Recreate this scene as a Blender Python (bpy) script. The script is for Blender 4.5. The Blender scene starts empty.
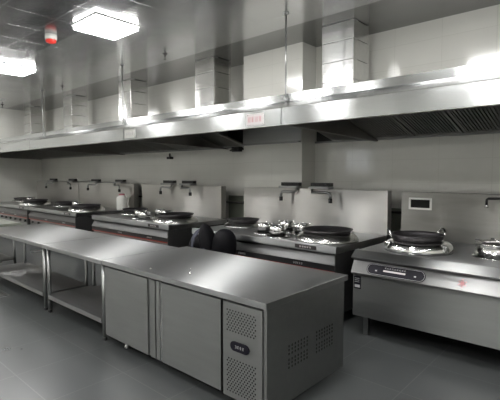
import bpy, bmesh, math, random
from mathutils import Vector, Matrix
random.seed(7)
scene = bpy.context.scene
COL = scene.collection
PI = math.pi

# ------------------------------------------------------------------ materials
def new_mat(name):
    m = bpy.data.materials.new(name); m.use_nodes = True
    nt = m.node_tree
    return m, nt, nt.nodes['Principled BSDF']

def plain(name, col, rough=0.5, metal=0.0, emit=None, estr=0.0, coat=0.0, spec=None):
    m, nt, b = new_mat(name)
    b.inputs['Base Color'].default_value = (*col, 1)
    b.inputs['Roughness'].default_value = rough
    b.inputs['Metallic'].default_value = metal
    if coat: b.inputs['Coat Weight'].default_value = coat
    if spec is not None: b.inputs['Specular IOR Level'].default_value = spec
    if emit:
        b.inputs['Emission Color'].default_value = (*emit, 1)
        b.inputs['Emission Strength'].default_value = estr
    return m

def steel(name, col, rough, aniso, var=0.08, bump=0.02, wav=0.0):
    m, nt, b = new_mat(name); N = nt.nodes; L = nt.links
    b.inputs['Metallic'].default_value = 1.0
    tc = N.new('ShaderNodeTexCoord')
    mp = N.new('ShaderNodeMapping'); mp.inputs['Scale'].default_value = (0.8, 6, 6)
    L.new(tc.outputs['Object'], mp.inputs['Vector'])
    n = N.new('ShaderNodeTexNoise'); n.inputs['Scale'].default_value = 3; n.inputs['Detail'].default_value = 4
    L.new(mp.outputs[0], n.inputs['Vector'])
    mr = N.new('ShaderNodeMapRange'); mr.inputs['To Min'].default_value = rough * (1 - var * 2); mr.inputs['To Max'].default_value = rough * (1 + var * 2)
    L.new(n.outputs['Fac'], mr.inputs['Value']); 
    if aniso > .9: b.inputs['Roughness'].default_value = rough
    else: L.new(mr.outputs[0], b.inputs['Roughness'])
    cr = N.new('ShaderNodeValToRGB')
    cr.color_ramp.elements[0].position = .3; cr.color_ramp.elements[1].position = .7
    cr.color_ramp.elements[0].color = (*[c * (1 - var) for c in col], 1)
    cr.color_ramp.elements[1].color = (*[min(1, c * (1 + var)) for c in col], 1)
    L.new(n.outputs['Fac'], cr.inputs['Fac']); L.new(cr.outputs[0], b.inputs['Base Color'])
    # very gentle sheet waviness
    n2 = N.new('ShaderNodeTexNoise'); n2.inputs['Scale'].default_value = 1.3; n2.inputs['Detail'].default_value = 1
    L.new(tc.outputs['Object'], n2.inputs['Vector'])
    bp = N.new('ShaderNodeBump'); bp.inputs['Strength'].default_value = wav; bp.inputs['Distance'].default_value = 0.05
    L.new(n2.outputs['Fac'], bp.inputs['Height'])
    if wav: L.new(bp.outputs[0], b.inputs['Normal'])
    if aniso:
        b.inputs['Anisotropic'].default_value = aniso
        t = N.new('ShaderNodeTangent'); t.direction_type = 'UV_MAP'; t.uv_map = 'UVMap'
        L.new(t.outputs[0], b.inputs['Tangent'])
    return m

def tiles(name, col, col2, mortar, w, h, rough, msize=0.004, axes='XZ', metal=0.0, offset=0.0, bump=0.15, coat=0.0, var=0.0, spec=None, roughvar=0.0):
    m, nt, b = new_mat(name); N = nt.nodes; L = nt.links
    tc = N.new('ShaderNodeTexCoord'); sp = N.new('ShaderNodeSeparateXYZ'); cb = N.new('ShaderNodeCombineXYZ')
    L.new(tc.outputs['Object'], sp.inputs[0])
    L.new(sp.outputs[axes[0]], cb.inputs[0]); L.new(sp.outputs[axes[1]], cb.inputs[1])
    br = N.new('ShaderNodeTexBrick'); br.offset = offset; br.squash = 1
    br.inputs['Scale'].default_value = 1; br.inputs['Brick Width'].default_value = w; br.inputs['Row Height'].default_value = h
    br.inputs['Mortar Size'].default_value = msize; br.inputs['Mortar Smooth'].default_value = .1
    br.inputs['Color1'].default_value = (*col, 1); br.inputs['Color2'].default_value = (*col2, 1); br.inputs['Mortar'].default_value = (*mortar, 1)
    L.new(cb.outputs[0], br.inputs['Vector'])
    n = N.new('ShaderNodeTexNoise'); n.inputs['Scale'].default_value = 1.6; n.inputs['Detail'].default_value = 6
    L.new(tc.outputs['Object'], n.inputs['Vector'])
    mr = N.new('ShaderNodeMapRange'); mr.inputs['To Min'].default_value = 1 - var; mr.inputs['To Max'].default_value = 1 + var
    mr.inputs['From Min'].default_value = .3; mr.inputs['From Max'].default_value = .7
    L.new(n.outputs['Fac'], mr.inputs['Value'])
    mx = N.new('ShaderNodeMix'); mx.data_type = 'RGBA'; mx.blend_type = 'MULTIPLY'; mx.inputs[0].default_value = 1
    L.new(br.outputs['Color'], mx.inputs[6]); L.new(mr.outputs[0], mx.inputs[7]); L.new(mx.outputs[2], b.inputs['Base Color'])
    b.inputs['Metallic'].default_value = metal
    r2 = N.new('ShaderNodeMapRange'); r2.inputs['To Min'].default_value = rough * (1 - roughvar); r2.inputs['To Max'].default_value = rough * (1 + roughvar)
    r2.inputs['From Min'].default_value = .3; r2.inputs['From Max'].default_value = .7
    L.new(n.outputs['Fac'], r2.inputs['Value']); L.new(r2.outputs[0], b.inputs['Roughness'])
    if coat: b.inputs['Coat Weight'].default_value = coat; b.inputs['Coat Roughness'].default_value = .06
    if spec is not None: b.inputs['Specular IOR Level'].default_value = spec
    bp = N.new('ShaderNodeBump'); bp.inputs['Strength'].default_value = bump; bp.inputs['Distance'].default_value = 0.004; bp.invert = True
    L.new(br.outputs['Fac'], bp.inputs['Height']); L.new(bp.outputs[0], b.inputs['Normal'])
    return m

M = dict(
    top=steel('steel_brushed_top', (.31, .315, .315), .32, 1.0, .02, wav=0),
    front=steel('steel_panel', (.28, .285, .28), .38, .8, .05),
    hood=steel('steel_hood', (.45, .46, .46), .17, .80, .05, wav=.05),
    duct=steel('steel_duct', (.66, .66, .65), 0.16, .85, .05, wav=.06),
    splash=steel('steel_splash', (.50, .49, .47), .30, 1.0, .02, wav=0.02),
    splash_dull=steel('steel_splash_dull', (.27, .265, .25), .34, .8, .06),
    shelf=steel('steel_shelf', (.40, .40, .40), .35, .4, .08),
    leg=steel('steel_tube', (.34, .345, .34), .34, 0, .05),
    chrome=plain('chrome', (.74, .74, .73), .17, 1),
    ring=plain('satin_ring_steel', (.62, .62, .60), .27, 1),
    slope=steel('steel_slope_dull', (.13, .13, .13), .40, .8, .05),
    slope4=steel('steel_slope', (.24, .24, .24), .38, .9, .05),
    shadesteel=plain('shade_toned_sheet', (.045, .045, .045), .45, .3),  # steel coloured dark, with the shade beside the ranges put into it
    black=plain('black_plastic', (.012, .012, .013), .35),
    iron=plain('blackened_wok_iron', (.095, .09, .095), .40, .75),
    panelblue=plain('control_panel_black', (.008, .007, .013), .4, spec=.2),
    red=plain('red_trim_line', (.30, .035, .02), .45),
    redplastic=plain('red_translucent_plastic', (.75, .04, .03), .25, emit=(1, .05, .03), estr=.1),
    white=plain('white_plastic', (.78, .78, .74), .4),
    print_=plain('white_print', (.42, .42, .42), .5),
    redprint=plain('red_print', (.50, .20, .21), .5),
    paper=plain('label_paper', (.60, .56, .56), .5),
    redcap=plain('bottle_cap_pink', (.6, .2, .24), .5),
    filt=plain('filter_baffle', (.26, .26, .25), .33, .95),
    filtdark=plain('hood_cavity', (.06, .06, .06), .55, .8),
    cloth=plain('black_nylon', (.003, .0028, .004), .6, spec=.12),
    strap=plain('strap_webbing', (.05, .052, .075), .6),
    rubber=plain('black_rubber', (.02, .02, .02), .6),
    hole=plain('perforation_dark', (.006, .006, .006), .9),
    pipe=plain('painted_gas_pipe', (.05, .045, .045), .4, .5),
    palet=plain('pale_tabletop', (.16, .17, .14), .4),
    glass=None,
    frame=plain('window_frame_aluminium', (.5, .5, .5), .4, .6),
    socket=plain('socket_white_frame', (.8, .79, .76), .35),
    light=plain('led_diffuser', (.9, .9, .9), .5, emit=(1, .99, .97), estr=32),
    lframe=plain('led_frame', (.75, .75, .75), .4),
    wall=tiles('wall_tile_cream', (.68, .675, .63), (.67, .665, .62), (.60, .595, .55), .6, .3, .13, .003, 'XZ', bump=.1, var=.03, coat=.4),
    wally=tiles('wall_tile_cream_side', (.68, .675, .63), (.67, .665, .62), (.60, .595, .55), .6, .3, .16, .003, 'YZ', bump=.1, var=.03, coat=.3),
    floor=tiles('floor_tile_grey', (.062, .066, .066), (.054, .058, .058), (.095, .10, .10), .6, .6, .28, .004, 'XY', bump=.1, var=.08, roughvar=.03),
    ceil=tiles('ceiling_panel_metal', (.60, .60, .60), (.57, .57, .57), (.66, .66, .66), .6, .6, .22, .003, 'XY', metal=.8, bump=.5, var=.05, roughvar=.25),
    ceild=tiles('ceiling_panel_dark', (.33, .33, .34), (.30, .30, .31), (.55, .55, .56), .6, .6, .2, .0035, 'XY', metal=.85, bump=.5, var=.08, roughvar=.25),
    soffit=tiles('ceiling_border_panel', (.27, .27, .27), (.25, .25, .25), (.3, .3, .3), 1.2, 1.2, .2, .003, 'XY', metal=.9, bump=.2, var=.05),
)
g, nt, b = new_mat('window_glass'); b.inputs['Transmission Weight'].default_value = 1; b.inputs['Roughness'].default_value = 0.02; b.inputs['IOR'].default_value = 1.1; M['glass'] = g

# ------------------------------------------------------------------ mesh helpers
def B(): return bmesh.new()

def box(bm, x0, x1, y0, y1, z0, z1, bev=0.0):
    vs = [bm.verts.new((x, y, z)) for x in (x0, x1) for y in (y0, y1) for z in (z0, z1)]
    fs = [(0, 1, 3, 2), (4, 6, 7, 5), (0, 4, 5, 1), (2, 3, 7, 6), (0, 2, 6, 4), (1, 5, 7, 3)]
    fl = [bm.faces.new([vs[i] for i in f]) for f in fs]
    if bev:
        es = set()
        for f in fl: es.update(f.edges)
        bmesh.ops.bevel(bm, geom=list(es), offset=bev, segments=2, affect='EDGES', profile=.6)
    return bm

def prism(bm, prof, x0, x1, bev=0.0):
    """profile of (y, z) points extruded along x"""
    a = [bm.verts.new((x0, y, z)) for y, z in prof]; c = [bm.verts.new((x1, y, z)) for y, z in prof]
    n = len(prof); fl = [bm.faces.new(a[::-1]), bm.faces.new(c)]
    for i in range(n): fl.append(bm.faces.new((a[i], a[(i + 1) % n], c[(i + 1) % n], c[i])))
    if bev:
        es = set()
        for f in fl: es.update(f.edges)
        bmesh.ops.bevel(bm, geom=list(es), offset=bev, segments=2, affect='EDGES', profile=.6)
    return bm

def lathe(bm, prof, c=(0, 0, 0), n=32, closed=False):
    """profile (r, z) revolved about z"""
    rings = []
    for r, z in prof:
        if r < 1e-5: rings.append([bm.verts.new((c[0], c[1], c[2] + z))])
        else: rings.append([bm.verts.new((c[0] + r * math.cos(2 * PI * i / n), c[1] + r * math.sin(2 * PI * i / n), c[2] + z)) for i in range(n)])
    m = len(rings)
    for k in range(m if closed else m - 1):
        p, q = rings[k], rings[(k + 1) % m]
        for i in range(n):
            j = (i + 1) % n
            vs = []
            for v in (p[i % len(p)], p[j % len(p)], q[j % len(q)], q[i % len(q)]):
                if v not in vs: vs.append(v)
            if len(vs) >= 3:
                try: f = bm.faces.new(vs); f.smooth = True
                except ValueError: pass
    return bm

def tube(bm, pts, r, n=12, caps=True):
    pts = [Vector(p) for p in pts]; rings = []
    rr = r if isinstance(r, (list, tuple)) else [r] * len(pts)
    up = None
    for i, p in enumerate(pts):
        t = (pts[min(i + 1, len(pts) - 1)] - pts[max(i - 1, 0)]).normalized()
        if up is None:
            up = Vector((0, 0, 1)) if abs(t.z) < .9 else Vector((1, 0, 0))
        a = t.cross(up).normalized(); bb = a.cross(t).normalized(); up = bb
        rings.append([bm.verts.new(p + (a * math.cos(2 * PI * k / n) + bb * math.sin(2 * PI * k / n)) * rr[i]) for k in range(n)])
    for p, q in zip(rings, rings[1:]):
        for k in range(n):
            f = bm.faces.new((p[k], p[(k + 1) % n], q[(k + 1) % n], q[k])); f.smooth = True
    if caps:
        bm.faces.new(rings[0][::-1]); bm.faces.new(rings[-1])
    return bm

def arc(c, r, a0, a1, n, ax1, ax2):
    c = Vector(c); ax1 = Vector(ax1); ax2 = Vector(ax2)
    return [c + ax1 * (r * math.cos(math.radians(a0 + (a1 - a0) * i / n))) + ax2 * (r * math.sin(math.radians(a0 + (a1 - a0) * i / n))) for i in range(n + 1)]

def finish(bm, name, mat, parent=None, org=None):
    """link bm (world coordinates) as one object; vertices become relative to the parent's or own origin"""
    bmesh.ops.recalc_face_normals(bm, faces=bm.faces)
    if parent is not None:
        o0 = Vector((0, 0, 0)); p = parent
        while p is not None: o0 += p.location; p = p.parent
    else:
        o0 = Vector(org) if org else Vector((0, 0, 0))
    bmesh.ops.translate(bm, verts=bm.verts, vec=-o0)
    uv = bm.loops.layers.uv.new('UVMap')
    for f in bm.faces:
        n = f.normal; a = max(range(3), key=lambda i: abs(n[i]))
        for l in f.loops:
            c = l.vert.co
            l[uv].uv = (c.y, c.x) if a == 2 else ((c.z, c.x) if a == 1 else (c.z, c.y))
    me = bpy.data.meshes.new(name); bm.to_mesh(me); bm.free()
    me.materials.append(mat)
    o = bpy.data.objects.new(name, me); COL.objects.link(o)
    if parent is not None: o.parent = parent
    else: o.location = o0
    return o

def thing(name, label, cat, loc, group=None):
    o = bpy.data.objects.new(name, None); COL.objects.link(o); o.location = loc; o.empty_display_size = .1
    o['label'] = label; o['category'] = cat
    if group: o['group'] = group
    return o

def tag(o, label, cat, group=None):
    o['label'] = label; o['category'] = cat
    if group: o['group'] = group
    return o

def struct(name, bm, mat, parent=None):
    o = finish(bm, name, mat, parent)
    if parent is None: o['kind'] = 'structure'
    return o

def copy_tree(o, parent=None):
    c = o.copy(); COL.objects.link(c); c.parent = parent
    for ch in [k for k in bpy.data.objects if k.parent == o]: copy_tree(ch, c)
    return c

def clone(o, loc, label, group=None):
    c = copy_tree(o); c.location = loc; c['label'] = label
    if group: c['group'] = group
    return c

# ------------------------------------------------------------------ setting
XL, XR, YB, YF, ZC = -13.8, 3.5, 5.55, -3.0, 3.53
struct('floor', box(B(), XL - .1, XR + .1, YF - .1, YB + .1, -.1, 0), M['floor'])
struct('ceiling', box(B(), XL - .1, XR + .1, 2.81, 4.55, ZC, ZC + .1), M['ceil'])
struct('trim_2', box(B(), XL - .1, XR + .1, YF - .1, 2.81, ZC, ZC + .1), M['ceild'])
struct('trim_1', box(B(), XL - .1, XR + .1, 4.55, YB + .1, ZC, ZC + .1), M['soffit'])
struct('wall_back', box(B(), XL - .1, XR + .1, YB, YB + .1, 0, ZC), M['wall'])
struct('wall_left', box(B(), XL - .1, XL, YF, YB, 0, ZC), M['wally'])
struct('wall_right', box(B(), XR, XR + .1, YF, YB, 0, ZC), M['wally'])
struct('wall_pillar', box(B(), -4.80, -3.63, 5.19, YB, 0, ZC), M['wall'])
# unseen rear wall; two windows added for fill light and the pane reflection
wins = [(-7.9, -6.9, 1.7, 2.5), (-1.2, .4, 1.25, 2.45)]
bm = B(); xs = XL
for a, c, z0, z1 in wins:
    box(bm, xs, a, YF - .15, YF, 0, ZC); box(bm, a, c, YF - .15, YF, 0, z0); box(bm, a, c, YF - .15, YF, z1, ZC); xs = c
box(bm, xs, XR, YF - .15, YF, 0, ZC)
struct('wall_front', bm, M['wall'])
for i, (a, c, z0, z1) in enumerate(wins):
    w = bpy.data.objects.new('window_%d' % (i + 1), None); COL.objects.link(w); w.location = (a, YF, z0); w['kind'] = 'structure'
    bm = B(); t = .05; y0, y1 = YF - .1, YF - .04
    box(bm, a, c, y0, y1, z0, z0 + t); box(bm, a, c, y0, y1, z1 - t, z1)
    for x in (a, (a + c) / 2 - t / 2, c - t): box(bm, x, x + t, y0, y1, z0 + t, z1 - t)
    finish(bm, 'window_frame', M['frame'], w)
    finish(box(B(), a + .02, c - .02, YF - .075, YF - .065, z0 + .02, z1 - .02), 'pane', M['glass'], w)

# ------------------------------------------------------------------ ceiling lights
def make_light(x, y, label):
    t = thing('ceiling_light', label, 'ceiling light', (x, y, ZC), 'square light panels in the ceiling')
    bm = B(); s = .31; z = ZC
    for a in ((-s, s, -s, -s + .02), (-s, s, s - .02, s), (-s, -s + .02, -s + .02, s - .02), (s - .02, s, -s + .02, s - .02)):
        box(bm, x + a[0], x + a[1], y + a[2], y + a[3], z - .018, z)
    finish(bm, 'frame', M['lframe'], t)
    finish(box(B(), x - s + .021, x + s - .021, y - s + .021, y + s - .021, z - .06, z - .002), 'diffuser', M['light'], t)
    return t
l0 = make_light(-5.13, 2.92, 'larger glowing square ceiling panel just right of the red alarm lamp')
for x, y, lb in [(-8.42, 2.92, 'smaller glowing square ceiling panel at the left edge of the photo'),
                 (-11.7, 2.92, 'square ceiling light panel nearest the far left wall'),
                 (-1.84, 2.92, 'square ceiling light panel above the end of the cold cabinet'),
                 (1.45, 2.92, 'square ceiling light panel nearest the right wall'),
]+[(x, y, 'square ceiling light panel added out of view in the %s row, %s' % (r, p)) for y, r in ((.7, 'second'), (-1.6, 'rear'))  # second and rear rows added out of view as fill light
                  for x, p in ((-11.7, 'leftmost of five'), (-8.42, 'second of five from the left'), (-5.13, 'middle of five'), (-1.84, 'fourth of five from the left'), (1.45, 'rightmost of five'))]:
    clone(l0, (x, y, ZC), lb)

# red alarm lamp
al = thing('alarm_lamp', 'small red and white alarm lamp under the ceiling between two light panels', 'alarm', (-6.05, 2.61, ZC))
bm = B(); lathe(bm, [(0, 0), (.075, 0), (.078, -.05), (.07, -.065), (0, -.065)], (-6.05, 2.61, ZC), 24); finish(bm, 'base', M['white'], al)
bm = B(); lathe(bm, [(0, -.0655), (.066, -.0655), (.069, -.08), (.062, -.10), (.035, -.112), (0, -.116)], (-6.05, 2.61, ZC), 24); finish(bm, 'lens', M['redplastic'], al)

# sprinklers
def sprinkler(x, y, label):
    t = thing('sprinkler_head', label, 'sprinkler', (x, y, ZC), 'sprinkler heads in the ceiling')
    bm = B(); lathe(bm, [(0, 0), (.04, 0), (.036, -.008), (.012, -.012), (.012, -.05), (0, -.05)], (x, y, ZC), 16); finish(bm, 'stem', M['pipe'], t)
    bm = B(); tube(bm, [(x - .012, y, ZC - .045), (x - .022, y, ZC - .07), (x - .006, y, ZC - .09)], .004, 6); tube(bm, [(x + .012, y, ZC - .045), (x + .022, y, ZC - .07), (x + .006, y, ZC - .09)], .004, 6)
    finish(bm, 'yoke', M['pipe'], t)
    bm = B(); lathe(bm, [(0, -.088), (.03, -.088), (.032, -.093), (0, -.095)], (x, y, ZC), 16); finish(bm, 'deflector', M['chrome'], t)
    return t
s0 = sprinkler(-5.63, 4.23, 'small dark sprinkler head left of the middle exhaust duct')
for x, lb in ((-9.3, 'small sprinkler head over the second duct from the left wall'), (-13.0, 'small sprinkler head nearest the left wall'), (-1.95, 'sprinkler head right of the right-hand exhaust duct')):
    clone(s0, (x, 4.23, ZC), lb)

# ------------------------------------------------------------------ exhaust hood sections
seams = [(-13.78, -9.01), (-9.0, -5.54), (-5.53, -2.64), (-2.63, 1.4)]
HZ = 2.10
def blocked(x0, x1): return x1 > -4.81 and x0 < -3.61
hood_lab = ['stainless exhaust hood section ending at the left wall', 'stainless exhaust hood section between left hood seam and small plaque',
            'stainless exhaust hood section with red-lettered label, crossing the tiled pillar', 'stainless exhaust hood section over the range with the big wok']
for i, (a, c) in enumerate(seams):
    t = thing('exhaust_hood', hood_lab[i], 'exhaust hood', (a, 3.4, HZ), 'exhaust hood sections in one long row')
    yb = YB - .005
    # fascia + sloping front + upper strip as one folded sheet
    prof = [(3.40, 2.10), (3.40, 2.272), (3.435, 2.285), (4.16, 2.49), (4.16, 2.58), (4.20, 2.58), (4.20, 2.47), (3.45, 2.255), (3.425, 2.24), (3.425, 2.12), (3.46, 2.12), (3.46, 2.10)]
    finish(prism(B(), prof, a, c), 'fascia', M['hood'], t)
    bm = B()
    spans = [(a, c, yb)]
    if a < -3.7 < c: spans = [(a, -4.81, yb), (-4.81, -3.62, 5.18), (-3.62, c, yb)]
    for s0_, s1_, y_ in spans: box(bm, s0_, s1_, 4.2005, y_, 2.56, 2.58)
    finish(bm, 'top_sheet', M['hood'], t)
    for x in (a, c - .02):
        bm = B(); prism(bm, [(3.461, 2.105), (3.461, 2.24), (4.20, 2.45), (4.20, 2.559), (yb, 2.559), (yb, 2.06)], x, x + .02)
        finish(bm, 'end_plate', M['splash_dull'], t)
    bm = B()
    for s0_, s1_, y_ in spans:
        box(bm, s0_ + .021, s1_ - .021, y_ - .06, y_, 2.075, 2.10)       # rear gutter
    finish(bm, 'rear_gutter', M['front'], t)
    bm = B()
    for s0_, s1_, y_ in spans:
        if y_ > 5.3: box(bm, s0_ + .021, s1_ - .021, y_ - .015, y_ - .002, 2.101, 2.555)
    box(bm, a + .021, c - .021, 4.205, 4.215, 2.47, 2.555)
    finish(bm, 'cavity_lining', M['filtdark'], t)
    for s0_, s1_, y_ in spans:
        if y_ < 5.3: finish(box(B(), s0_ + .012, s1_ - .012, y_ - .012, y_ - .002, 2.101, 2.555), 'pillar_cladding', M['leg'], t)
    # grease filters: frame with sloping baffles
    n = max(1, round((c - a - .06) / .56)); w = (c - a - .06) / n
    for k in range(n):
        x0 = a + .03 + k * w; x1 = x0 + w - .02
        if blocked(x0, x1): continue
        p0 = (4.30, 2.40); p1 = (5.42, 2.115)
        L_ = math.hypot(p1[0] - p0[0], p1[1] - p0[1]); dy, dz = (p1[0] - p0[0]) / L_, (p1[1] - p0[1]) / L_
        ny, nz = dz, -dy                      # pointing down/front
        def q(s, h): return (p0[0] + dy * s + ny * h, p0[1] + dz * s + nz * h)
        bm = B()
        prism(bm, [q(0, 0), q(.05, 0), q(.05, .03), q(0, .03)], x0, x1)
        prism(bm, [q(L_ - .05, 0), q(L_, 0), q(L_, .03), q(L_ - .05, .03)], x0, x1)
        for xx in (x0, x1 - .03): prism(bm, [q(.051, 0), q(L_ - .051, 0), q(L_ - .051, .03), q(.051, .03)], xx, xx + .03)
        fr = finish(bm, 'grease_filter', M['filt'], t)
        bm = B(); m = 14; sw = (w - .08) / m
        for j in range(m):
            xx = x0 + .03 + j * sw
            prism(bm, [q(.052, .005), q(L_ - .052, .005), q(L_ - .052, .024), q(.052, .024)], xx + .004, xx + sw * .52)
        prism(bm, [q(.052, -.004), q(L_ - .052, -.004), q(L_ - .052, 0), q(.052, 0)], x0 + .03, x1 - .03)
        finish(bm, 'baffle', M['filt'], fr)

# exhaust ducts
def duct(x, label):
    t = thing('exhaust_duct', label, 'exhaust duct', (x, 4.84, 2.58), 'square ducts rising from the hood')
    hs = [2.581, 2.80, 3.05, 3.30, ZC - .002]
    for z0, z1 in zip(hs, hs[1:]):
        finish(box(B(), x, x + .46, 4.84, 5.25, z0, z1 - .006, .004), 'duct_section', M['duct'], t)
        finish(box(B(), x + .003, x + .457, 4.843, 4.947, z1 - .006, z1), 'seam', M['leg'], t)
    finish(box(B(), x - .03, x + .49, 4.81, 5.28, 2.581, 2.606, .003), 'flange', M['hood'], t)
    return t
d0 = duct(-3.08, 'polished square duct in front of the wall right of the tiled pillar')
for x, lb in ((-5.61, 'polished square duct left of the tiled pillar, with a bright left face'), (-8.05, 'square duct behind the hood rod above the small plaque'),
              (-10.63, 'small far duct just right of the leftmost hood rod'), (-13.15, 'small far duct nearest the left wall'), (-.5, 'square duct above the right end of the hood')):
    clone(d0, (x, 4.84, 2.58), lb)
# hanging rods
def rod(x, label):
    t = thing('hanger_rod', label, 'rod', (x, 4.14, 2.505), 'rods hanging the hood from the ceiling')
    bm = B(); tube(bm, [(x, 4.14, 2.52), (x, 4.14, ZC - .012)], .011, 10); finish(bm, 'rod', M['leg'], t)
    bm = B(); lathe(bm, [(0, 0), (.035, 0), (.035, -.012), (0, -.012)], (x, 4.14, ZC), 16); finish(bm, 'ceiling_plate', M['leg'], t)
    bm = B(); box(bm, x - .02, x + .02, 4.12, 4.155, 2.495, 2.53, .003); finish(bm, 'bracket', M['leg'], t)
    return t
r0 = rod(-3.14, 'thin rod in front of the tiled pillar, rising to the top of the photo')
for x, lb in ((-6.75, 'thin rod left of the middle of the hood, over the small plaque'), (-10.15, 'thin rod nearest the left wall')):
    clone(r0, (x, 4.14, 2.505), lb)

# hood label and plaque
t = thing('hood_label', 'pale rectangular label with red lettering stuck on the hood front', 'label', (-3.0, 3.4, 2.18))
finish(box(B(), -3.10, -2.86, 3.394, 3.3995, 2.125, 2.245), 'plate', M['paper'], t)
bm = B()
def glyph(bm, x, z, w, h, y, s):
    """a block character of a few strokes"""
    st = w * .13; random.seed(s)
    for k in range(3):
        zz = z + h * (k + .1) / 2.6; x0 = x + w * random.choice((0, .1, .2)); x1 = x + w * random.choice((.8, .9, 1))
        box(bm, x0, x1, y - .0015, y, zz, zz + st)
    for f in random.sample((.1, .3, .5, .7, .85), 2):
        box(bm, x + w * f, x + w * f + st, y - .0015, y, z + h * random.choice((0, .1)), z + h * random.choice((.8, 1)))
for k in range(4): glyph(bm, -3.075 + k * .05, 2.16, .036, .055, 3.3938, k + 3)
finish(bm, 'lettering', M['redprint'], t)
t = thing('hood_plaque', 'small clear plaque fixed to the hood front below the middle rod', 'plaque', (-5.35, 3.4, 2.18))
finish(box(B(), -5.50, -5.24, 3.393, 3.3995, 2.125, 2.245), 'plate', M['chrome'], t)
bm = B()
for k in range(4): glyph(bm, -5.46 + k * .05, 2.165, .034, .045, 3.3925, k + 13)
finish(bm, 'lettering', M['print_'], t)

# valves and pipes on the wall
t = thing('hood_valve', 'small dark valve under the hood at the left edge of the pillar', 'valve', (-4.9, 5.2, 2.02))
bm = B(); tube(bm, [(-4.95, 5.549, 2.035), (-4.95, 5.24, 2.035), (-4.84, 5.20, 2.035)], .018, 10); finish(bm, 'pipe', M['pipe'], t)
bm = B(); box(bm, -5.04, -4.88, 5.14, 5.24, 1.985, 2.07, .008); tube(bm, [(-5.0, 5.14, 2.03), (-5.0, 5.07, 2.0), (-4.86, 5.06, 2.03)], .012, 8); finish(bm, 'valve_body', M['black'], t)
t = thing('hood_valve', 'tiny dark valve below the hood, mid way between pillar and left wall', 'valve', (-7.2, 5.5, 2.0))
bm = B(); tube(bm, [(-7.2, 5.50, 2.04), (-7.2, 5.50, 1.95)], .018, 8); box(bm, -7.26, -7.14, 5.46, 5.549, 1.92, 1.97, .006); finish(bm, 'valve_body', M['black'], t)
def wall_pipe(x0, x1, y, z, r, mat, name, label, drops):
    t = thing(name, label, 'pipe', ((x0 + x1) / 2, y, z))
    bm = B(); tube(bm, [(x0, y, z), (x1, y, z)], r, 10); finish(bm, 'pipe', mat, t)
    for d in drops: finish(box(B(), d - .015, d + .015, y - r * 1.3, YB - .0005, z - r * 1.3, z + r * 1.3, .002), 'clamp', mat, t)
wall_pipe(-13.7, -4.82, 5.49, 1.10, .018, M['pipe'], 'gas_pipe', 'dark horizontal pipe on the wall showing in gaps left of the pillar', (-12.5, -10, -7.7, -5.1))
wall_pipe(-3.68, 1.2, 5.49, 1.10, .018, M['pipe'], 'gas_pipe', 'dark horizontal pipe on the wall behind the right-hand ranges', (-3.4, -1.8, .5))
tag(finish(box(B(), -5.50, -5.14, 5.53, 5.5495, .0, 1.22, .002), 'metal_panel', M['palet'], None, (-5.3, 5.55, .3)), 'grey metal wall panel in the gap left of the pillar', 'panel')
tag(finish(box(B(), -2.44, -2.22, 5.53, 5.5495, .0, 1.15, .002), 'metal_panel', M['palet'], None, (-2.3, 5.55, .3)), 'grey metal wall panel in the gap between the two right ranges', 'panel')

# ------------------------------------------------------------------ ranges
F = 3.83
def burner(t, x, y, z, r=.098, h=.125):
    bm = B(); lathe(bm, [(r + .07, 0), (r + .05, .012), (r + .012, .022), (r + .012, 0)], (x, y, z), 24, True); ring = finish(bm, 'burner_apron', M['chrome'], t)
    bm = B()
    lathe(bm, [(r, .02), (r + .004, h), (r - .004, h + .006), (r - .014, h), (r - .016, .02)], (x, y, z), 24, True)
    finish(bm, 'burner_ring', M['chrome'], t)
    bm = B(); lathe(bm, [(0, .0), (r * .55, .0), (r * .5, .035), (r * .2, .045), (0, .045)], (x, y, z), 16); finish(bm, 'burner_head', M['iron'], t)
    for k in range(4):
        a = PI / 2 * k + .4; cx, cy = x + (r) * math.cos(a), y + (r) * math.sin(a)
        bm = B(); box(bm, cx - .012, cx + .012, cy - .012, cy + .012, z + h - .01, z + h + .014, .003); finish(bm, 'pot_support', M['chrome'], t)
def wok_ring(t, x, y, z, r=.31, h=.055, ri=.235):
    bm = B(); lathe(bm, [(r, 0), (r - .002, .015), (r - .02, h * .55), (r - .05, h * .85), (ri + .02, h), (ri, h + .004), (ri - .012, h - .01), (ri - .03, .0)], (x, y, z), 40, True)
    return finish(bm, 'wok_ring', M['ring'], t)
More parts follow.
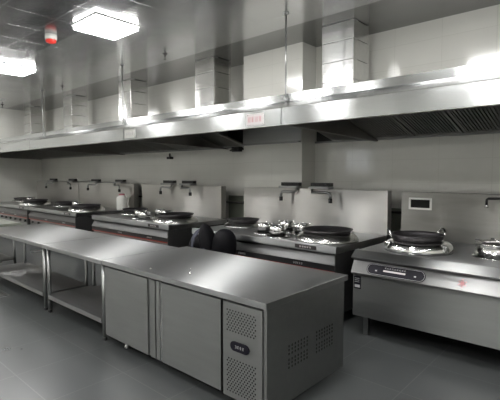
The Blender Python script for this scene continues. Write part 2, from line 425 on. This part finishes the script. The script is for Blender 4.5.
def range_stove(xl, xr, sx0, sx1, label, burners, rings, marks=True):
    t = thing('wok_range', label, 'cooking range', (xl, F, 0), 'stainless cooking ranges along the tiled wall')
    T = .85
    # top deck with a raised rolled edge
    finish(prism(B(), [(F, .775), (F - .004, .79), (F, T), (F + .004, T + .006), (F + .05, T + .006), (F + .07, T - .006), (5.05, T - .006), (5.05, .775)], xl, xr, .002), 'deck', M['top'], t)
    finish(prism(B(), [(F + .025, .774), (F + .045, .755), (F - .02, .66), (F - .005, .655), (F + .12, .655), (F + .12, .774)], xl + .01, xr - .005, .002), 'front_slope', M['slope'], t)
    finish(prism(B(), [(F - .008, .6545), (F - .008, .592), (F + .11, .592), (F + .11, .6545)], xl + .015, xr - .01), 'control_strip', M['black'], t)
    finish(prism(B(), [(F - .010, .5915), (F - .010, .580), (F + .10, .580), (F + .10, .5915)], xl + .01, xr - .005), 'trim_line', M['red'], t)
    finish(prism(B(), [(F + .02, .5755), (F + .02, .12), (F + .05, .12), (F + .05, .5755)], xl + .02, xr - .02, .002), 'front_panel', M['front'], t)
    finish(box(B(), xr - .004, xr + .002, F - .02, 5.04, .12, .774), 'side_panel', M['shadesteel'], t)
    finish(box(B(), xl + .004, xl + .019, F + .121, 5.04, .12, .774), 'side_panel', M['shadesteel'], t)
    finish(box(B(), xl + .02, xr - .02, F + .125, 5.03, .12, .14), 'bottom_panel', M['shadesteel'], t)
    for lx in (xl + .08, xr - .12):
        for ly in (F + .06, 4.95):
            bm = B(); lathe(bm, [(0, 0), (.028, 0), (.028, .03), (.02, .035), (.022, .119), (0, .119)], (lx, ly, 0), 14); finish(bm, 'leg', M['leg'], t)
    # backsplash: thick box with folded top
    finish(box(B(), sx0, sx1, 5.05, 5.17, .845, 1.40, .004), 'backsplash', M['splash'], t)
    finish(box(B(), xr - .001 - .05, min(sx1, xr) + .002, 5.052, 5.168, .12, .844), 'riser', M['shadesteel'], t)
    for r_ in rings: wok_ring(t, xl + r_[0], r_[1], T - .006, *(r_[2:] or ()))
    for b_ in burners: burner(t, xl + b_[0], b_[1], T - .006)
    # knobs below the red line and marks on the black strip
    n = int((xr - xl) / .3)
    for k in range(n):
        kx = xl + .2 + k * (xr - xl - .4) / (n - 1)
        bm = B(); tube(bm, [(kx, F + .019, .515), (kx, F - .012, .515)], .026, 14); box(bm, kx - .005, kx + .005, F - .018, F - .0125, .492, .538); finish(bm, 'knob', M['black'], t)
    bm = B()
    for k in range(2):
        kx = xl + .9 + k * .85
        for j in range(5): glyph(bm, kx + j * .026, .612, .018, .024, F - .0082, k * 7 + j)
    finish(bm, 'lettering', M['print_'], t)
    # name plate on deck rim
    pl = finish(box(B(), xr - .52, xr - .24, F - .0045 - .003, F - .0045, .792, .835), 'name_plate', M['pipe'], t)
    bm = B()
    for j in range(5): glyph(bm, xr - .46 + j * .033, .803, .022, .02, F - .0077, 40 + j)
    finish(bm, 'plate_lettering', M['paper'], pl)
    return t
W3 = [(1.02, 4.20), (1.34, 4.06), (1.10, 4.56), (1.42, 4.46)]
Rg3 = [(1.915, 4.26, .365, .085, .265), (.30, 4.56, .29, .06, .21)]
r3 = range_stove(-4.53, -2.24, -4.66, -2.235, 'double wok range standing before the tiled pillar, backpack at its left end', W3, Rg3)
r2 = range_stove(-7.36, -5.06, -7.56, -5.20, 'double wok range whose deck carries the white bottle, left of the backpack', W3, Rg3)
r1 = range_stove(-10.32, -7.98, -10.33, -7.87, 'far wok range beside the dark gap, left of the white bottle', [(1.0, 4.5)], Rg3)
r0_ = range_stove(-12.95, -10.36, -12.95, -10.36, 'farthest wok range against the left wall', [(1.0, 4.5)], Rg3)

# woks sitting in the rings
def wok(x, y, z, r, h, label, handles=True, name='wok'):
    t = thing(name, label, 'wok', (x, y, z), 'black woks on the ranges')
    n = 10; pr = [(r * math.sin(PI / 2 * k / n * .92) / math.sin(PI / 2 * .92), h * (1 - math.cos(PI / 2 * k / n * .92)) / (1 - math.cos(PI / 2 * .92))) for k in range(n + 1)]
    outer = pr; inner = [(max(0, a - .008) if a > 0 else 0, b_ + .006) for a, b_ in pr[::-1]]
    inner[0] = (r - .008, h + .002)
    bm = B(); lathe(bm, outer + [(r + .004, h + .004)] + inner, (x, y, z), 48); bowl = finish(bm, 'bowl', M['iron'], t)
    if handles:
        for a in (math.radians(212), math.radians(52)):
            u = Vector((math.cos(a), math.sin(a), 0)); v = Vector((-math.sin(a), math.cos(a), 0))
            c = Vector((x, y, z + h - .01)) + u * (r + .012)
            out = (u * .3 + Vector((0, 0, .95))).normalized()
            bm = B(); tube(bm, arc(c, .055, -15, 195, 16, v, out * 1.15), .0105, 8); finish(bm, 'handle', M['chrome'], t)
    return t
def wok_on(x, y, r, h, ri, top, label, handles=False):
    """rest the bowl on a ring of inner radius ri whose rim is at height top"""
    S = math.sin(PI / 2 * .92); th = math.asin(min(1, (ri - .004) / r * S))
    return wok(x, y, top - h * (1 - math.cos(th)) / (1 - math.cos(PI / 2 * .92)) + .003, r, h, label, handles)
for rx, la, lb_ in ((-4.53, 'wide shallow black wok at the right end of the range before the pillar', 'shallow black wok behind the black backpack'),
                    (-7.36, 'shallow black wok left of the grey metal wall panel', 'black wok just right of and below the white bottle'),
                    (-10.32, 'black wok at the right end of the far range, left of the bottle', 'black wok at the left end of the far range'),
                    (-12.95, 'black wok at the right end of the farthest range', 'black wok nearest the left wall')):
    wok_on(rx + 1.915, 4.26, .295, .08, .265, .933, la); wok_on(rx + .30, 4.56, .24, .075, .21, .908, lb_)

# range 4: big front range
xl, xr = -2.03, .62; T = .85
t4 = thing('induction_range', 'large stainless range at the right with oval black control panel', 'cooking range', (xl, F, 0))
finish(prism(B(), [(3.77, .775), (3.755, .79), (3.84, T), (3.85, T + .004), (3.90, T + .004), (3.92, T - .006), (5.05, T - .006), (5.05, .775)], xl, xr, .002), 'deck', M['top'], t4)
SL = [(3.80, .774), (3.815, .755), (3.755, .64), (3.76, .625), (3.80, .615), (4.0, .615), (4.0, .774)]
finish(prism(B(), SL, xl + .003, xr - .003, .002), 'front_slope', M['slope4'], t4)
finish(box(B(), xl + .005, xr - .005, 3.80, 3.83, .20, .614, .002), 'front_panel', M['front'], t4)
finish(box(B(), xl + .0051, xl + .02, 3.831, 5.04, .20, .614), 'side_panel', M['shadesteel'], t4)
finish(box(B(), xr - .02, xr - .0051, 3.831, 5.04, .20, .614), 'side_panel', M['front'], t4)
finish(box(B(), xl + .021, xr - .021, 3.84, 5.03, .205, .22), 'bottom_panel', M['shadesteel'], t4)
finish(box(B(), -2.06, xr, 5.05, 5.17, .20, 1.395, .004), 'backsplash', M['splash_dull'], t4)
for lx in (xl + .09, (xl + xr) / 2 + .35, xr - .14):
    for ly in (3.86, 4.95):
        finish(box(B(), lx, lx + .05, ly, ly + .05, 0, .199, .003), 'leg', M['leg'], t4)
# oval control panel on the slope: direction along the slope
s0v = Vector((0, 3.815, .755)); s1v = Vector((0, 3.755, .64)); sd = (s0v - s1v).normalized(); nrm = Vector((0, -sd.z, sd.y))
def slope_pt(x, s, h): return Vector((x, 0, 0)) + s1v + sd * s + nrm * h
def stadium(x0, x1, s0_, s1_, h0, h1, n=10):
    r = (s1_ - s0_) / 2; sc = (s0_ + s1_) / 2; pts = []
    for k in range(n + 1): a = -PI / 2 + PI * k / n; pts.append((x1 - r + r * math.cos(a), sc + r * math.sin(a)))
    for k in range(n + 1): a = PI / 2 + PI * k / n; pts.append((x0 + r + r * math.cos(a), sc + r * math.sin(a)))
    bm = B(); A = [bm.verts.new(slope_pt(x, s, h0)) for x, s in pts]; C_ = [bm.verts.new(slope_pt(x, s, h1)) for x, s in pts]
    bm.faces.new(A[::-1]); bm.faces.new(C_)
    for i in range(len(pts)): bm.faces.new((A[i], A[(i + 1) % len(pts)], C_[(i + 1) % len(pts)], C_[i]))
    return bm
def sbox(bm, x0, x1, s0_, s1_, h0, h1):
    vs = [bm.verts.new(slope_pt(x, s, h)) for x in (x0, x1) for s in (s0_, s1_) for h in (h0, h1)]
    for f in [(0, 1, 3, 2), (4, 6, 7, 5), (0, 4, 5, 1), (2, 3, 7, 6), (0, 2, 6, 4), (1, 5, 7, 3)]: bm.faces.new([vs[i] for i in f])
cp = finish(stadium(-1.87, -1.31, .008, .118, .0005, .006), 'control_panel', M['panelblue'], t4)
bm = stadium(-1.862, -1.318, .014, .112, .0062, .0068); finish(bm, 'outline', M['print_'], cp)
finish(stadium(-1.859, -1.321, .017, .109, .0069, .0075), 'face', M['panelblue'], cp)
bm = B(); sbox(bm, -1.70, -1.49, .052, .068, .0076, .009); finish(bm, 'display', M['paper'], cp)
bm = B()
for k in range(9):
    x0 = -1.69 + k * .023
    sbox(bm, x0, x0 + .017, .082, .085, .0076, .0082); sbox(bm, x0 + .002, x0 + .005, .082, .093, .0076, .0082); sbox(bm, x0 + .001, x0 + .015, .091, .094, .0076, .0082)
for x0 in (-1.78, -1.41): sbox(bm, x0, x0 + .018, .046, .058, .0076, .0082)
finish(bm, 'lettering', M['print_'], cp)
bm = B()
for k in range(12):
    a = 2 * PI * k / 12; rr = .03 if k % 2 else .017; u = -1.01 + rr * math.cos(a); s = .062 + rr * math.sin(a); sbox(bm, u - .006, u + .006, s - .005, s + .005, .0005, .0025)
sbox(bm, -1.02, -1.0, .05, .075, .0005, .003)
tag(finish(bm, 'sticker', M['redprint'], None, (-1.01, 3.78, .70)), 'small red flower-like sticker on the front of the large right range', 'sticker')
lb = finish(box(B(), -2.015, -1.94, 3.796, 3.7995, .475, .60), 'rating_plate', M['panelblue'], t4)
bm = B(); box(bm, -2.005, -1.95, 3.7945, 3.7958, .487, .515)
for z in (.54, .557, .575): box(bm, -2.005, -1.955, 3.7945, 3.7958, z, z + .005)
finish(bm, 'lettering', M['print_'], lb)
# wok apron and ring burner
bm = B(); lathe(bm, [(.322, 0), (.322, .03), (.312, .07), (.29, .09), (.25, .10), (.235, .105), (.225, .09), (.21, 0)], (-1.56, 4.27, T - .006), 48, True); wr = finish(bm, 'wok_ring', M['chrome'], t4)
for k in range(3):
    a = math.radians(-20 + 120 * k); cx, cy = -1.56 + .30 * math.cos(a), 4.27 + .30 * math.sin(a)
    finish(box(B(), cx - .03, cx + .03, cy - .03, cy + .03, T + .0, T + .085, .012), 'ring_lug', M['chrome'], wr)
wok_on(-1.57, 4.27, .250, .145, .225, .944, 'black two-handled wok on the large right range', True)
bx, by = -.87, 4.42
bm = B(); lathe(bm, [(.235, 0), (.232, .01), (.205, .016), (.20, .12), (.205, .13), (.19, .132), (.185, .12), (.185, 0)], (bx, by, T - .006), 40, True); b5 = finish(bm, 'soup_ring', M['chrome'], t4)
for k in range(6):
    a = PI / 3 * k; cx, cy = bx + .19 * math.cos(a), by + .19 * math.sin(a); bm = B(); box(bm, cx - .016, cx + .016, cy - .016, cy + .016, T + .13, T + .145, .004); finish(bm, 'pot_support', M['iron'], b5)
bm = B(); lathe(bm, [(0, 0), (.12, 0), (.11, .04), (.03, .05), (0, .05)], (bx, by, T - .006), 24); finish(bm, 'burner_head', M['iron'], b5)
# socket in splash
sk = thing('power_socket', 'white framed black socket opening on the right splashback', 'socket', (-1.83, 5.05, 1.26))
bm = B(); y0, y1 = 5.035, 5.0495; x0, x1, z0, z1 = -1.965, -1.70, 1.19, 1.33; w = .022
box(bm, x0, x1, y0, y1, z1 - w, z1, .003); box(bm, x0, x1, y0, y1, z0, z0 + w, .003); box(bm, x0, x0 + w, y0, y1, z0 + w, z1 - w, .003); box(bm, x1 - w, x1, y0, y1, z0 + w, z1 - w, .003)
finish(bm, 'frame', M['socket'], sk)
finish(box(B(), x0 + w, x1 - w, 5.043, 5.0495, z0 + w, z1 - w), 'insert', M['hole'], sk)

# ------------------------------------------------------------------ faucets
def faucet(x, y, z, d, label):
    """ribbed grip bar over the splashback and a swing spout; d = side the spout drops"""
    t = thing('swing_faucet', label, 'faucet', (x, y, z), 'faucets over the splashbacks')
    bm = B(); box(bm, x - .165, x + .165, y - .10, y + .05, z, z + .035, .01); finish(bm, 'body', M['leg'], t)
    bm = B()
    for k in range(10): box(bm, x - .163 + k * .033, x - .139 + k * .033, y - .035, y + .048, z + .036, z + .085, .004)
    box(bm, x - .16, x + .16, y - .02, y + .04, z + .0355, z + .075, .004)
    finish(bm, 'grip', M['black'], t)
    xa = x - d * .13 + .02; xb = x + d * .15 + .10
    bm = B(); pts = [Vector((xa, y - .07, z - .0)), Vector((xa, y - .075, z - .03)), Vector((xa + d * .02, y - .10, z - .05)), Vector((xa + d * .10, y - .14, z - .045)), Vector((xb - d * .06, y - .17, z - .04)),
                     Vector((xb - d * .015, y - .18, z - .05)), Vector((xb, y - .18, z - .08)), Vector((xb, y - .18, z - .13))]
    tube(bm, pts, .019, 10); finish(bm, 'spout', M['leg'], t)
    bm = B(); tube(bm, [pts[-1] + Vector((0, 0, .01)), pts[-1] - Vector((0, 0, .05))], .027, 10); finish(bm, 'nozzle', M['black'], t)
    return t
fl = [(-3.75, -1, 'left faucet over the splashback before the pillar'), (-3.22, 1, 'right faucet over the splashback before the pillar'),
      (-6.68, -1, 'left faucet of the pair behind the bottle range, left of the pillar'), (-6.10, 1, 'right faucet of the pair on the range left of the grey wall panel'),
      (-8.46, 1, 'faucet directly above the white bottle'), (-9.55, -1, 'second faucet left of the white bottle'),
      (-10.75, 1, 'third faucet left of the white bottle'), (-11.9, -1, 'farthest faucet, nearest the left wall')]
for x, d, lb_ in fl: faucet(x, 5.09, 1.401, d, lb_)
# dark spout at right splash
t = thing('swing_faucet', 'dark angular faucet at the right edge of the photo', 'faucet', (-1.0, 5.05, 1.35))
bm = B(); tube(bm, [(-1.10, 4.90, 1.29), (-1.10, 4.90, 1.345), (-1.09, 4.905, 1.355), (-.85, 5.0, 1.36), (-.85, 5.049, 1.36)], .013, 10); finish(bm, 'spout', M['black'], t)
bm = B(); tube(bm, [(-1.10, 4.90, 1.292), (-1.10, 4.90, 1.262)], .018, 10); finish(bm, 'nozzle', M['chrome'], t)
bm = B(); box(bm, -.92, -.78, 5.0, 5.0495, 1.33, 1.385, .006); finish(bm, 'body', M['black'], t)
# supply pipe linking the far faucets
bm = B(); tube(bm, [(-12.8, 5.155, 1.41), (-8.2, 5.155, 1.41)], .010, 8)
tag(finish(bm, 'water_pipe', M['leg'], None, (-10.6, 5.11, 1.43)), 'thin steel water pipe linking the four far faucets', 'pipe')

# white bottle
bx, by, bz = -7.66, 4.72, .844
bt = thing('plastic_bottle', 'white plastic bottle with pink cap standing on a far range', 'bottle', (bx, by, bz))
bm = B(); lathe(bm, [(0, .0), (.105, .0), (.11, .012), (.11, .24), (.10, .275), (.065, .295), (.062, .31), (0, .31)], (bx, by, bz), 28); finish(bm, 'body', M['white'], bt)
bm = B(); lathe(bm, [(0, .3105), (.062, .3105), (.062, .335), (.056, .342), (0, .342)], (bx, by, bz), 24); finish(bm, 'cap', M['redcap'], bt)
# shift to stand on the range between the ranges' decks
bt.location = (-8.10, 4.90, bz + .001)

# ------------------------------------------------------------------ black backpack slung on the range front
def blob(bm, c, s, p=2.4, nu=28, nv=16, tilt=0, f=None):
    """super-ellipsoid lump"""
    def sg(v, e): return math.copysign(abs(v) ** e, v)
    e = 2 / p; R = Matrix.Rotation(tilt, 3, 'Y'); rows = []
    for j in range(nv + 1):
        a = -PI / 2 + PI * j / nv
        row = []
        for i in range(nu):
            b_ = 2 * PI * i / nu
            v = Vector((s[0] * sg(math.cos(a), e) * sg(math.cos(b_), e), s[1] * sg(math.cos(a), e) * sg(math.sin(b_), e), s[2] * sg(math.sin(a), e)))
            if f: v = f(v)
            row.append(bm.verts.new(R @ v + Vector(c)))
        rows.append(row)
    for r_, q_ in zip(rows, rows[1:]):
        for i in range(nu):
            try: fc = bm.faces.new((r_[i], r_[(i + 1) % nu], q_[(i + 1) % nu], q_[i])); fc.smooth = True
            except ValueError: pass
    bmesh.ops.remove_doubles(bm, verts=bm.verts, dist=1e-5)
bp_ = thing('backpack', 'black backpack with a webbing strap leaning on the range behind the steel counter', 'backpack', (-4.0, 3.62, 0))
bm = B(); blob(bm, (-4.10, 3.64, .64), (.20, .15, .19), 2.6, tilt=-.10, f=lambda v: Vector((v.x * (1 - .25 * max(0, v.z) / .2), v.y, v.z))); finish(bm, 'main_pocket', M['cloth'], bp_)
bm = B(); blob(bm, (-3.68, 3.62, .71), (.15, .14, .23), 2.4, tilt=.12); finish(bm, 'side_pocket', M['cloth'], bp_)
bm = B(); blob(bm, (-3.90, 3.56, .745), (.085, .13, .25), 2.0, tilt=-.30); finish(bm, 'front_pocket', M['cloth'], bp_)
bm = B(); blob(bm, (-3.93, 3.62, .3), (.30, .14, .3), 4); finish(bm, 'lower_body', M['cloth'], bp_)
bm = B()
tube(bm, [(-4.10, 3.50, .60), (-4.11, 3.47, .70), (-4.085, 3.46, .80), (-4.06, 3.50, .88), (-4.04, 3.58, .92)], .014, 8)
tube(bm, [(-4.02, 3.43, .58), (-4.04, 3.41, .70), (-4.015, 3.43, .82), (-4.0, 3.5, .9)], .012, 8)
finish(bm, 'strap', M['strap'], bp_)
bm = B(); tube(bm, arc((-3.86, 3.44, .64), .05, 0, 320, 16, (1, 0, 0), (0, 0, 1)), .012, 8); finish(bm, 'carry_ring', M['redprint'] if False else M['strap'], bp_)

# ------------------------------------------------------------------ work tables
def work_table(x0, x1, y0, y1, label, yl=None, topm='top'):
    yl = yl or y1 - .08
    t = thing('work_table', label, 'work table', (x0, y0, 0), 'open steel work tables')
    finish(prism(B(), [(y0, .755), (y0, .795), (y0 + .005, .80), (y1 - .005, .80), (y1, .795), (y1, .755)], x0, x1, .002), 'tabletop', M[topm], t)
    for lx in (x0 + .03, x1 - .07):
        for ly in (y0 + .03, yl - .04):
            bm = B(); tube(bm, [(lx + .02, ly + .02, .03), (lx + .02, ly + .02, .7545)], .02, 14); lg = finish(bm, 'leg', M['leg'], t)
            bm = B(); lathe(bm, [(0, 0), (.018, 0), (.022, .012), (.014, .03), (0, .03)], (lx + .02, ly + .02, 0), 12); finish(bm, 'foot', M['rubber'], lg)
    bm = B(); box(bm, x0 + .075, x1 - .075, y0 + .028, yl, .195, .21); box(bm, x0 + .075, x1 - .075, y0 + .028, y0 + .043, .165, .1949); box(bm, x0 + .075, x1 - .075, yl - .015, yl, .165, .1949)
    box(bm, x0 + .03, x0 + .0749, y0 + .075, yl - .045, .195, .21); box(bm, x1 - .0749, x1 - .03, y0 + .075, yl - .045, .195, .21)
    finish(bm, 'lower_shelf', M['shelf'], t)
    return t
work_table(-5.03, -3.685, 2.0, 2.92, 'open work table directly left of the steel cold cabinet', 2.62)
work_table(-7.15, -5.045, 2.0, 2.92, 'open work table second from the cold cabinet, near the floor grate', 2.58)
work_table(-9.6, -7.5, 1.75, 2.66, 'pale-topped table at the far left edge of the photo', None, 'palet')

# ------------------------------------------------------------------ under-counter fridge
fx0, fx1, fy0, fy1 = -3.66, -1.675, 2.015, 2.99
fr = thing('counter_fridge', 'stainless under-counter cold cabinet with two doors and perforated grilles', 'counter fridge', (fx0, fy0, 0))
finish(box(B(), -3.675, -1.66, 2.0, 3.03, .757, .80, .003), 'worktop', M['top'], fr)
# carcass: body behind the doors
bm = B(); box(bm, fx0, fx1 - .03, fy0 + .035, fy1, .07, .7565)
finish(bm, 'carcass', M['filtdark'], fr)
finish(box(B(), fx1 - .0299, fx1, fy0 + .01, fy1 + .005, .055, .752, .002), 'side_panel', M['front'], fr)
def door(x0, x1, hx0, hx1):
    d = finish(box(B(), x0, x1, fy0, fy0 + .034, .085, .738, .003), 'door', M['front'], fr)
    return d
# door 1 main leaf with the recessed grip strip at its right
d1 = door(-3.655, -2.965, 0, 0)
bm = B(); prism(bm, [(fy0 + .012, .085), (fy0 + .034, .085), (fy0 + .034, .738), (fy0 + .012, .738)], -2.964, -2.925); box(bm, -2.924, -2.862, fy0 + .002, fy0 + .034, .085, .738, .002); finish(bm, 'grip_strip', M['front'], d1)
d2 = door(-2.765, -2.085, 0, 0)
bm = B(); box(bm, -2.848, -2.795, fy0 + .002, fy0 + .034, .085, .738, .002); box(bm, -2.7945, -2.78, fy0 + .014, fy0 + .034, .085, .738); finish(bm, 'grip_strip', M['front'], d2)
bm = B(); box(bm, -2.779, -2.7655, fy0 - .002, fy0 + .034, .085, .738, .002); finish(bm, 'grip_edge', M['chrome'], d2)
gp = finish(box(B(), -2.062, -1.7055, fy0, fy0 + .034, .075, .738, .002), 'grille_panel', M['front'], fr)
def holes(name, pts, r, par, axis):
    bm = B()
    for p in pts:
        u = Vector((1, 0, 0)) if axis == 'Y' else Vector((0, 1, 0)); off = Vector((0, -.0012, 0)) if axis == 'Y' else Vector((.0012, 0, 0))
        A = [Vector(p) + u * (r * math.cos(2 * PI * k / 8)) + Vector((0, 0, r * math.sin(2 * PI * k / 8))) for k in range(8)]
        v0 = [bm.verts.new(a + off) for a in A]; v1 = [bm.verts.new(a - off) for a in A]
        bm.faces.new(v0); bm.faces.new(v1[::-1])
        for k in range(8): bm.faces.new((v0[k], v0[(k + 1) % 8], v1[(k + 1) % 8], v1[k]))
    return finish(bm, name, M['hole'], par)
pts = [(-2.02 + i * .027 + (.0135 if j % 2 else 0), fy0, .545 + j * .0175) for i in range(10) for j in range(9)]
holes('vent_holes', pts, .006, gp, 'Y')
pts = [(-2.02 + i * .027 + (.0135 if j % 2 else 0), fy0, .12 + j * .0175) for i in range(10) for j in range(14)]
holes('vent_holes', pts, .006, gp, 'Y')
# oval controller
def stad_y(x0, x1, z0, z1, y0, y1, n=8):
    r = (z1 - z0) / 2; zc = (z0 + z1) / 2
    P_ = [(x1 - r + r * math.cos(-PI / 2 + PI * k / n), zc + r * math.sin(-PI / 2 + PI * k / n)) for k in range(n + 1)] + [(x0 + r + r * math.cos(PI / 2 + PI * k / n), zc + r * math.sin(PI / 2 + PI * k / n)) for k in range(n + 1)]
    bm = B(); A = [bm.verts.new((x, y0, z)) for x, z in P_]; C_ = [bm.verts.new((x, y1, z)) for x, z in P_]
    bm.faces.new(A); bm.faces.new(C_[::-1])
    for i in range(len(P_)): bm.faces.new((A[i], A[(i + 1) % len(P_)], C_[(i + 1) % len(P_)], C_[i]))
    return bm
ct = finish(stad_y(-1.985, -1.815, .415, .48, fy0 - .008, fy0 - .0002), 'controller', M['panelblue'], fr)
bm = B()
for k in range(4): glyph(bm, -1.94 + k * .022, .437, .015, .022, fy0 - .0082, 60 + k)
finish(bm, 'lettering', M['print_'], ct)
# side perforations: two blocks of 3+3 rows
def side_pts(yy0, n, zs): return [(fx1, yy0 + i * .036, z + i * 0) for i in range(n) for z in zs]
ZS = [.445, .418, .391, .350, .323, .296]
for yy in (2.26, 2.60):
    for zz in (ZS[:3], ZS[3:]): holes('vent_holes', side_pts(yy, 7, zz), .0095, fr, 'X')
for lx in (-3.42, -1.98):
    for ly in (2.10, 2.9):
        bm = B(); lathe(bm, [(0, 0), (.03, 0), (.03, .012), (.02, .02), (.022, .069), (0, .069)], (lx, ly, 0), 14); finish(bm, 'foot', M['leg'], fr)
# small screw/bead left on the worktop
bm = B(); lathe(bm, [(0, 0), (.007, 0), (.008, .006), (.004, .01), (0, .011)], (-3.02, 2.09, .80), 12)
tag(finish(bm, 'bead', M['white'], None, (-3.02, 2.09, .80)), 'tiny white crumb lying near the front edge of the cold cabinet top', 'crumb')
bm = B(); lathe(bm, [(0, 0), (.008, 0), (.008, .004), (.003, .006), (.002, .05), (0, .052)], (-2.62, 2.19, .80), 12)
tag(finish(bm, 'screw', M['chrome'], None, (-2.62, 2.19, .80)), 'tiny upright screw on the middle of the cold cabinet top', 'screw')

# floor grate
gr = thing('drain_grate', 'dark slotted drain grate in the floor at the left edge', 'drain grate', (-7.0, 1.9, 0))
bm = B(); box(bm, -7.4, -6.05, 1.64, 1.66, 0.0005, .008); box(bm, -7.4, -6.05, 1.97, 1.99, .0005, .008); box(bm, -6.07, -6.05, 1.6601, 1.9699, .0005, .008)
finish(bm, 'frame', M['leg'], gr)
for k in range(19): finish(box(B(), -7.37 + k * .068, -7.37 + k * .068 + .03, 1.662, 1.968, .001, .007), 'slat', M['leg'], gr)
finish(box(B(), -7.39, -6.071, 1.661, 1.969, .0004, .0009), 'pit', M['hole'], gr)

# ------------------------------------------------------------------ light, world, camera
w = bpy.data.worlds.new('World'); scene.world = w; w.use_nodes = True
bg = w.node_tree.nodes['Background']; bg.inputs[0].default_value = (.92, .96, 1, 1); bg.inputs[1].default_value = 3.0

f = 423.0
cam = bpy.data.cameras.new('Camera'); co = bpy.data.objects.new('Camera', cam); COL.objects.link(co)
cam.sensor_width = 36; cam.lens = f / 500 * 36; cam.clip_start = .05; cam.clip_end = 100
pitch = math.atan(26 / f); yaw = math.atan(380 / f)
co.location = (0, 0, 1.61)
co.rotation_euler = (PI / 2 - pitch, 0, yaw)
scene.camera = co
scene.view_settings.view_transform = 'Standard'; scene.view_settings.look = 'None'
scene.view_settings.gamma = 1; scene.view_settings.use_curve_mapping = False
scene.view_settings.exposure = 0.55
scene.cycles.max_bounces = 8
